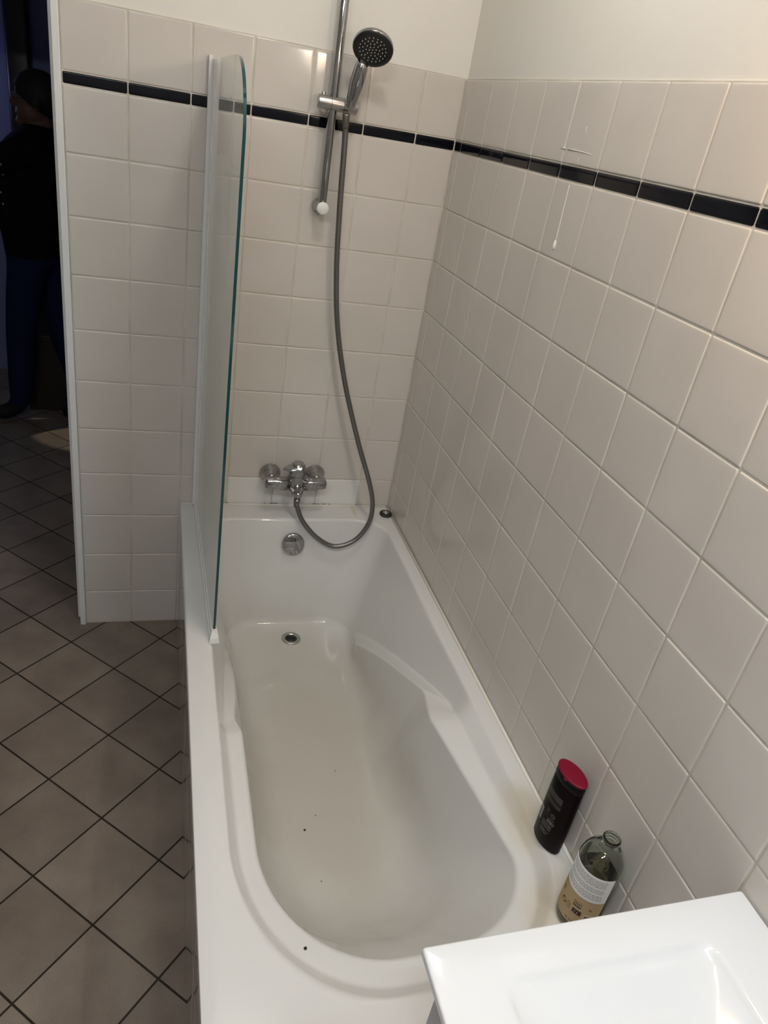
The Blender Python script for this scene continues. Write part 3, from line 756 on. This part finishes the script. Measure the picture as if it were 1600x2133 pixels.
# ------------------------------------------------------------------ crumbs of dirt in the tub
def crumb(x, y, z, r, lab):
    bm = bmesh.new(); bmesh.ops.create_icosphere(bm, subdivisions=2, radius=r)
    for v_ in bm.verts: v_.co = Vector((v_.co.x * random.uniform(.8, 1.3), v_.co.y * random.uniform(.8, 1.2), max(-r * .4, v_.co.z * .6)))
    o = obj('dirt_speck', bm, M['speck']); o.location = (x, y, z + r * .4)
    o['label'] = lab; o['category'] = 'dirt'; o['group'] = 'dark specks of dirt in the tub'
crumb(-.4215, -.990, ZF, .0028, 'largest dark speck of dirt on the tub floor')
crumb(-.387, -.951, ZF, .0014, 'tiny dark speck just beyond the largest one on the tub floor')
crumb(-.308, -.816, ZF, .0014, 'tiny dark speck farthest along the tub floor, towards the drain')
crumb(-.405, -1.132, ZF, .0014, 'tiny dark speck nearest the sloping end on the tub floor')
crumb(-.5372, -1.4707, .4456, .0030, 'dark speck of dirt on the rounded near shoulder of the tub')

# ------------------------------------------------------------------ the dark hall: bench and a person
bn = thing('hall_bench', 'low dark wooden bench in the dark hall behind the doorway', 'bench', (-1.15, 2.05, 0))
dk = mat('dark_stained_wood', (.018, .013, .010), .5)
obj('bench_top', bevel_box(-1.46, -.85, 1.87, 2.30, .39, .42, .004, 2), dk, bn, smooth=False)
for x in (-1.455, -.885):
    obj('bench_side', bevel_box(x, x + .03, 1.885, 2.29, .0005, .389, .003, 2), dk, bn, smooth=False)
obj('bench_front', bevel_box(-1.424, -.886, 1.886, 1.905, .0005, .389, .003, 2), dk, bn, smooth=False)

def skin_mesh(vs, es, rs, root=0, sub=2):
    me = bpy.data.meshes.new('tmp'); me.from_pydata([Vector(v_) for v_ in vs], es, [])
    o = bpy.data.objects.new('tmp', me); COL.objects.link(o)
    mo = o.modifiers.new('s', 'SKIN'); mo.use_smooth_shade = True
    for i, r in enumerate(rs):
        sv = me.skin_vertices[0].data[i]; sv.radius = (r, r) if isinstance(r, (int, float)) else r
        sv.use_root = (i == root)
    su = o.modifiers.new('u', 'SUBSURF'); su.levels = sub; su.render_levels = sub
    dg = bpy.context.evaluated_depsgraph_get(); ev = o.evaluated_get(dg)
    m2 = bpy.data.meshes.new_from_object(ev); bm = bmesh.new(); bm.from_mesh(m2)
    bpy.data.objects.remove(o); bpy.data.meshes.remove(m2); return bm

def add_ellipsoid(bm, c, r, rot=None, n=20):
    g = bmesh.ops.create_uvsphere(bm, u_segments=n, v_segments=n, radius=1.)
    mt = Matrix.Translation(c) @ (rot or Matrix.Identity(4)) @ Matrix.Diagonal((*r, 1))
    bmesh.ops.transform(bm, matrix=mt, verts=g['verts'])

per = thing('person', 'person in dark top, blue jeans and glasses standing side-on in the dark hall', 'person', (-1.32, 1.78, 0))
V_ = [(-1.365, 1.77, .90), (-1.375, 1.77, 1.05), (-1.375, 1.77, 1.22), (-1.34, 1.775, 1.335), (-1.295, 1.78, 1.41), (-1.305, 1.77, 1.47)]
E_ = [(0, 1), (1, 2), (2, 3), (3, 4), (4, 5)]
R_s = [(.14, .155), (.145, .15), (.145, .16), (.10, .13), .056, .052]
def chain(start, pts, rads):
    prev = start
    for p, r in zip(pts, rads):
        V_.append(p); R_s.append(r); E_.append((prev, len(V_) - 1)); prev = len(V_) - 1
    return prev
chain(0, [(-1.385, 1.69, .84), (-1.44, 1.70, .48), (-1.455, 1.72, .26), (-1.475, 1.735, .085), (-1.54, 1.735, .045), (-1.60, 1.735, .035)], [.088, .062, .056, .040, .038, .030])
chain(0, [(-1.29, 1.84, .84), (-1.26, 1.80, .46), (-1.20, 1.795, .27), (-1.16, 1.79, .10), (-1.22, 1.79, .045), (-1.28, 1.79, .035)], [.088, .062, .056, .040, .038, .030])
w1 = chain(3, [(-1.345, 1.62, 1.325), (-1.47, 1.585, 1.255), (-1.58, 1.60, 1.19), (-1.66, 1.63, 1.18), (-1.71, 1.645, 1.185)], [.058, .046, .040, .028, .027])
w2 = chain(3, [(-1.345, 1.93, 1.325), (-1.44, 1.95, 1.17), (-1.54, 1.93, 1.16), (-1.64, 1.88, 1.18), (-1.69, 1.86, 1.185)], [.058, .046, .040, .028, .027])
body = skin_mesh(V_, E_, R_s)
hc = Vector((-1.315, 1.755, 1.515))
add_ellipsoid(body, hc + Vector((.012, 0, .018)), (.095, .075, .088))           # skull
add_ellipsoid(body, hc + Vector((-.022, 0, -.045)), (.062, .058, .068))          # face and jaw
add_ellipsoid(body, hc + Vector((-.090, 0, -.022)), (.020, .013, .020))          # nose
add_ellipsoid(body, hc + Vector((-.078, 0, -.062)), (.012, .022, .007))          # lips
add_ellipsoid(body, hc + Vector((-.068, 0, -.095)), (.020, .022, .018))          # chin
for s in (-1, 1):
    add_ellipsoid(body, hc + Vector((.008, s * .074, -.018)), (.018, .009, .030))  # ears
    add_ellipsoid(body, hc + Vector((-.074, s * .030, .010)), (.012, .020, .008))  # brows
for wv, side in (((-1.71, 1.645, 1.185), 1), ((-1.69, 1.86, 1.185), -1)):
    w = Vector(wv); add_ellipsoid(body, w + Vector((-.03, 0, 0)), (.048, .016, .040))
    for k, ln in enumerate((.062, .072, .068, .054)):
        b0 = w + Vector((-.065, 0, .028 - .019 * k)); b1 = b0 + Vector((-ln * .55, -.010 * side, -.004)); b2 = b1 + Vector((-ln * .35, -.024 * side * -1, -.008))
        tube(body, catmull([b0, b1, b2], 5), lambda t: .0090 - .002 * t, 10)
    b0 = w + Vector((-.02, -.008 * side, .034)); tube(body, catmull([b0, b0 + Vector((-.03, -.012 * side, .026)), b0 + Vector((-.058, -.012 * side, .030))], 5), lambda t: .0105 - .002 * t, 10)
me = bpy.data.meshes.new('tmpb'); body.to_mesh(me); body.free()
to = bpy.data.objects.new('tmpb', me); COL.objects.link(to)
rm = to.modifiers.new('r', 'REMESH'); rm.mode = 'VOXEL'; rm.voxel_size = .007
smo = to.modifiers.new('s', 'SMOOTH'); smo.factor = .5; smo.iterations = 3
dg = bpy.context.evaluated_depsgraph_get(); m2 = bpy.data.meshes.new_from_object(to.evaluated_get(dg))
bpy.data.objects.remove(to); bpy.data.meshes.remove(me)
bm = bmesh.new(); bm.from_mesh(m2); bpy.data.meshes.remove(m2)
bm.normal_update()
def garment(name, pred, off, m, parent, label=None):
    g = bm.copy(); g.normal_update()
    kill = [f for f in g.faces if not pred(f.calc_center_median())]
    bmesh.ops.delete(g, geom=kill, context='FACES')
    for v_ in g.verts: v_.co += v_.normal * off
    return obj(name, g, m, parent, label=label)
top = mat('dark_top_fabric', (.006, .006, .007), .95, spec=.1)
jeans = mat('blue_denim', (.008, .014, .05), .95, spec=.1)
dots = mat('dotted_fabric', (.01, .008, .01), .95, spec=.1)
N, L, b = nodes(dots)
tc = N.new('ShaderNodeTexCoord'); vo = N.new('ShaderNodeTexVoronoi'); vo.inputs['Scale'].default_value = 42.
L.new(tc.outputs['Object'], vo.inputs['Vector'])
mr = N.new('ShaderNodeMapRange'); mr.inputs['From Min'].default_value = .20; mr.inputs['From Max'].default_value = .26
mr.inputs['To Min'].default_value = 1.; mr.inputs['To Max'].default_value = 0.
L.new(vo.outputs['Distance'], mr.inputs['Value'])
mx = N.new('ShaderNodeMix'); mx.data_type = 'RGBA'; L.new(mr.outputs['Result'], mx.inputs['Factor'])
mx.inputs['A'].default_value = (.01, .008, .01, 1); mx.inputs['B'].default_value = (.35, .28, .27, 1); L.new(mx.outputs['Result'], b.inputs['Base Color'])
isarm = lambda c_: c_.x < -1.44 and 1.03 < c_.z < 1.31 and c_.y < 1.72 or (c_.x < -1.52 and 1.0 < c_.z < 1.36)
garment('top', lambda c_: .86 < c_.z < 1.405 and not (c_.x < -1.635) and not isarm(c_), .012, top, per)
garment('dotted_sleeve', lambda c_: isarm(c_) and -1.635 < c_.x, .016, dots, per, 'dark cloth with small pale dots')
garment('jeans', lambda c_: .10 < c_.z < .88 and c_.x > -1.60, .010, jeans, per)
shoe_m = mat('dark_shoe_leather', (.006, .005, .005), .6)
garment('shoe', lambda c_: c_.z < .105 and c_.x < -1.40, .006, shoe_m, per); garment('shoe', lambda c_: c_.z < .105 and c_.x > -1.40, .006, shoe_m, per)
hairf = lambda c_: c_.z > hc.z + .012 - .62 * (c_.x - hc.x + .062) * (1 if c_.x > hc.x - .062 else 3) and c_.z > 1.42 and (c_.x > hc.x - .066 or c_.z > hc.z + .05)
garment('hair', hairf, .010, mat('black_hair', (.004, .003, .003), .7), per)
obj('body', bm.copy(), mat('skin', (.13, .07, .045), .6), per); bm.free()
bm = bmesh.new()
for s in (-1, 1):
    c0 = hc + Vector((-.094, s * .030, -.004))
    tube(bm, [c0 + Vector((0, .022 * math.cos(t * PI / 10), .018 * math.sin(t * PI / 10))) for t in range(21)], .0018, 6)
    tube(bm, [c0 + Vector((0, s * .022, .006)), hc + Vector((-.05, s * .066, .002)), hc + Vector((.012, s * .078, 0))], .0016, 6)
tube(bm, [hc + Vector((-.096, -.009, .002)), hc + Vector((-.099, 0, .005)), hc + Vector((-.096, .009, .002))], .0016, 6)
obj('glasses', bm, M['satin'], per, label='thin metal glasses')

# ------------------------------------------------------------------ lamps of the room, added hall lights
def area(name, loc, rot, sx_, sy_, watt, col):
    d_ = bpy.data.lights.new(name, 'AREA'); d_.shape = 'RECTANGLE'; d_.size = sx_; d_.size_y = sy_; d_.energy = watt; d_.color = col
    o = bpy.data.objects.new(name, d_); COL.objects.link(o); o.location = loc; o.rotation_euler = rot; return o
def point(name, loc, r, watt, col):
    d_ = bpy.data.lights.new(name, 'POINT'); d_.shadow_soft_size = r; d_.energy = watt; d_.color = col
    o = bpy.data.objects.new(name, d_); COL.objects.link(o); o.location = loc; return o

CL = Vector((-.45, -.90, 2.40))
cl = thing('ceiling_light', 'round warm ceiling lamp over the tub', 'lamp', (CL.x, CL.y, 2.5))
obj('lamp_housing', rod([(.09, 0), (.10, .004), (.10, .03), (.095, .034), (0, .034)], (CL.x, CL.y, 2.4995), (0, 0, -1), 40), M['white_plastic'], cl)
point('ceiling_lamp_light', (CL.x, CL.y, 2.40), .06, 7.5, (1., .95, .88))

ml = thing('mirror_light', 'cool white light bar on the right wall above the washbasin', 'lamp', (0, -2.0, 1.92))
obj('light_bar', bevel_box(-.060, -.002, -2.24, -1.76, 1.90, 1.94, .004, 2), M['satin'], ml, smooth=False)
M['lit_tube'] = mat('lit_lamp_tube', (.9, .9, .9), .4, emit=(.82, .92, 1.), estr=70.)
obj('lamp_tube', rod(rcyl(.018, .46, .004), (-.085, -2.23, 1.92), (0, 1, 0), 24), M['lit_tube'], ml)

CL2 = Vector((-1.10, -2.40, 2.38))
cl = thing('ceiling_light', 'long cool white ceiling lamp over the open floor', 'lamp', (CL2.x, CL2.y, 2.5))
obj('lamp_housing', bevel_box(CL2.x - .36, CL2.x + .36, CL2.y - .07, CL2.y + .07, 2.44, 2.4995, .006, 2), M['white_plastic'], cl, smooth=False)
area('ceiling_panel_light', (CL2.x, CL2.y, 2.436), (math.radians(14), 0, 0), .68, .10, 21, (.93, .96, 1.))

WL = Vector((-.12, -1.60, 1.90))
wl = thing('wall_lamp', 'warm wall lamp high on the right wall', 'lamp', (0, WL.y, WL.z))
obj('lamp_bracket', rod([(.03, 0), (.03, .01), (.012, .014), (.012, .05), (.02, .055), (.02, .06)], (.004, WL.y, WL.z), (-1, 0, 0), 28), M['chrome'], wl)
point('wall_lamp_light', WL, .035, 5.2, (1., .66, .32))

hl_ = point('hall_fill', (-2.0, 2.36, 1.55), .05, 1.6, (.5, .6, 1.))  # bare unseen source, added to brighten the blue far wall

hs_ = thing('added_hall_spot', 'unseen warm spotlight added on the hall ceiling for the floor patch', 'lamp', (-.72, 2.36, 2.5))  # added lamp and housing, aimed to draw the lit patch on the hall floor
obj('lamp_housing', rod([(.03, 0), (.035, .004), (.035, .06), (.03, .062), (0, .055)], (-.72, 2.36, 2.4995), (-.12, -.18, -1), 28), M['white_plastic'], hs_)
d_ = bpy.data.lights.new('added_hall_spot_light', 'SPOT'); d_.energy = 46; d_.color = (1., .86, .70); d_.spot_size = math.radians(15); d_.spot_blend = .08; d_.shadow_soft_size = .02
o = bpy.data.objects.new('added_hall_spot_light', d_); COL.objects.link(o); o.location = (-.73, 2.345, 2.42)
o.rotation_euler = (Vector((-1.10, 1.72, 0)) - o.location).to_track_quat('-Z', 'Y').to_euler()

# ------------------------------------------------------------------ world, colour management
w = bpy.data.worlds.new('world'); sc.world = w; w.use_nodes = True
w.node_tree.nodes['Background'].inputs['Color'].default_value = (.5, .5, .5, 1)
w.node_tree.nodes['Background'].inputs['Strength'].default_value = .0
vs = sc.view_settings
vs.view_transform = 'Standard'; vs.look = 'None'; vs.gamma = 1.; vs.exposure = .34; vs.use_curve_mapping = False
sc.cycles.use_denoising = True
sc.cycles.max_bounces = 14; sc.cycles.transmission_bounces = 12; sc.cycles.diffuse_bounces = 5; sc.cycles.glossy_bounces = 5
sc.cycles.caustics_refractive = True; sc.cycles.caustics_reflective = False
sc.cycles.blur_glossy = .5
sc.cycles.sample_clamp_indirect = 6.
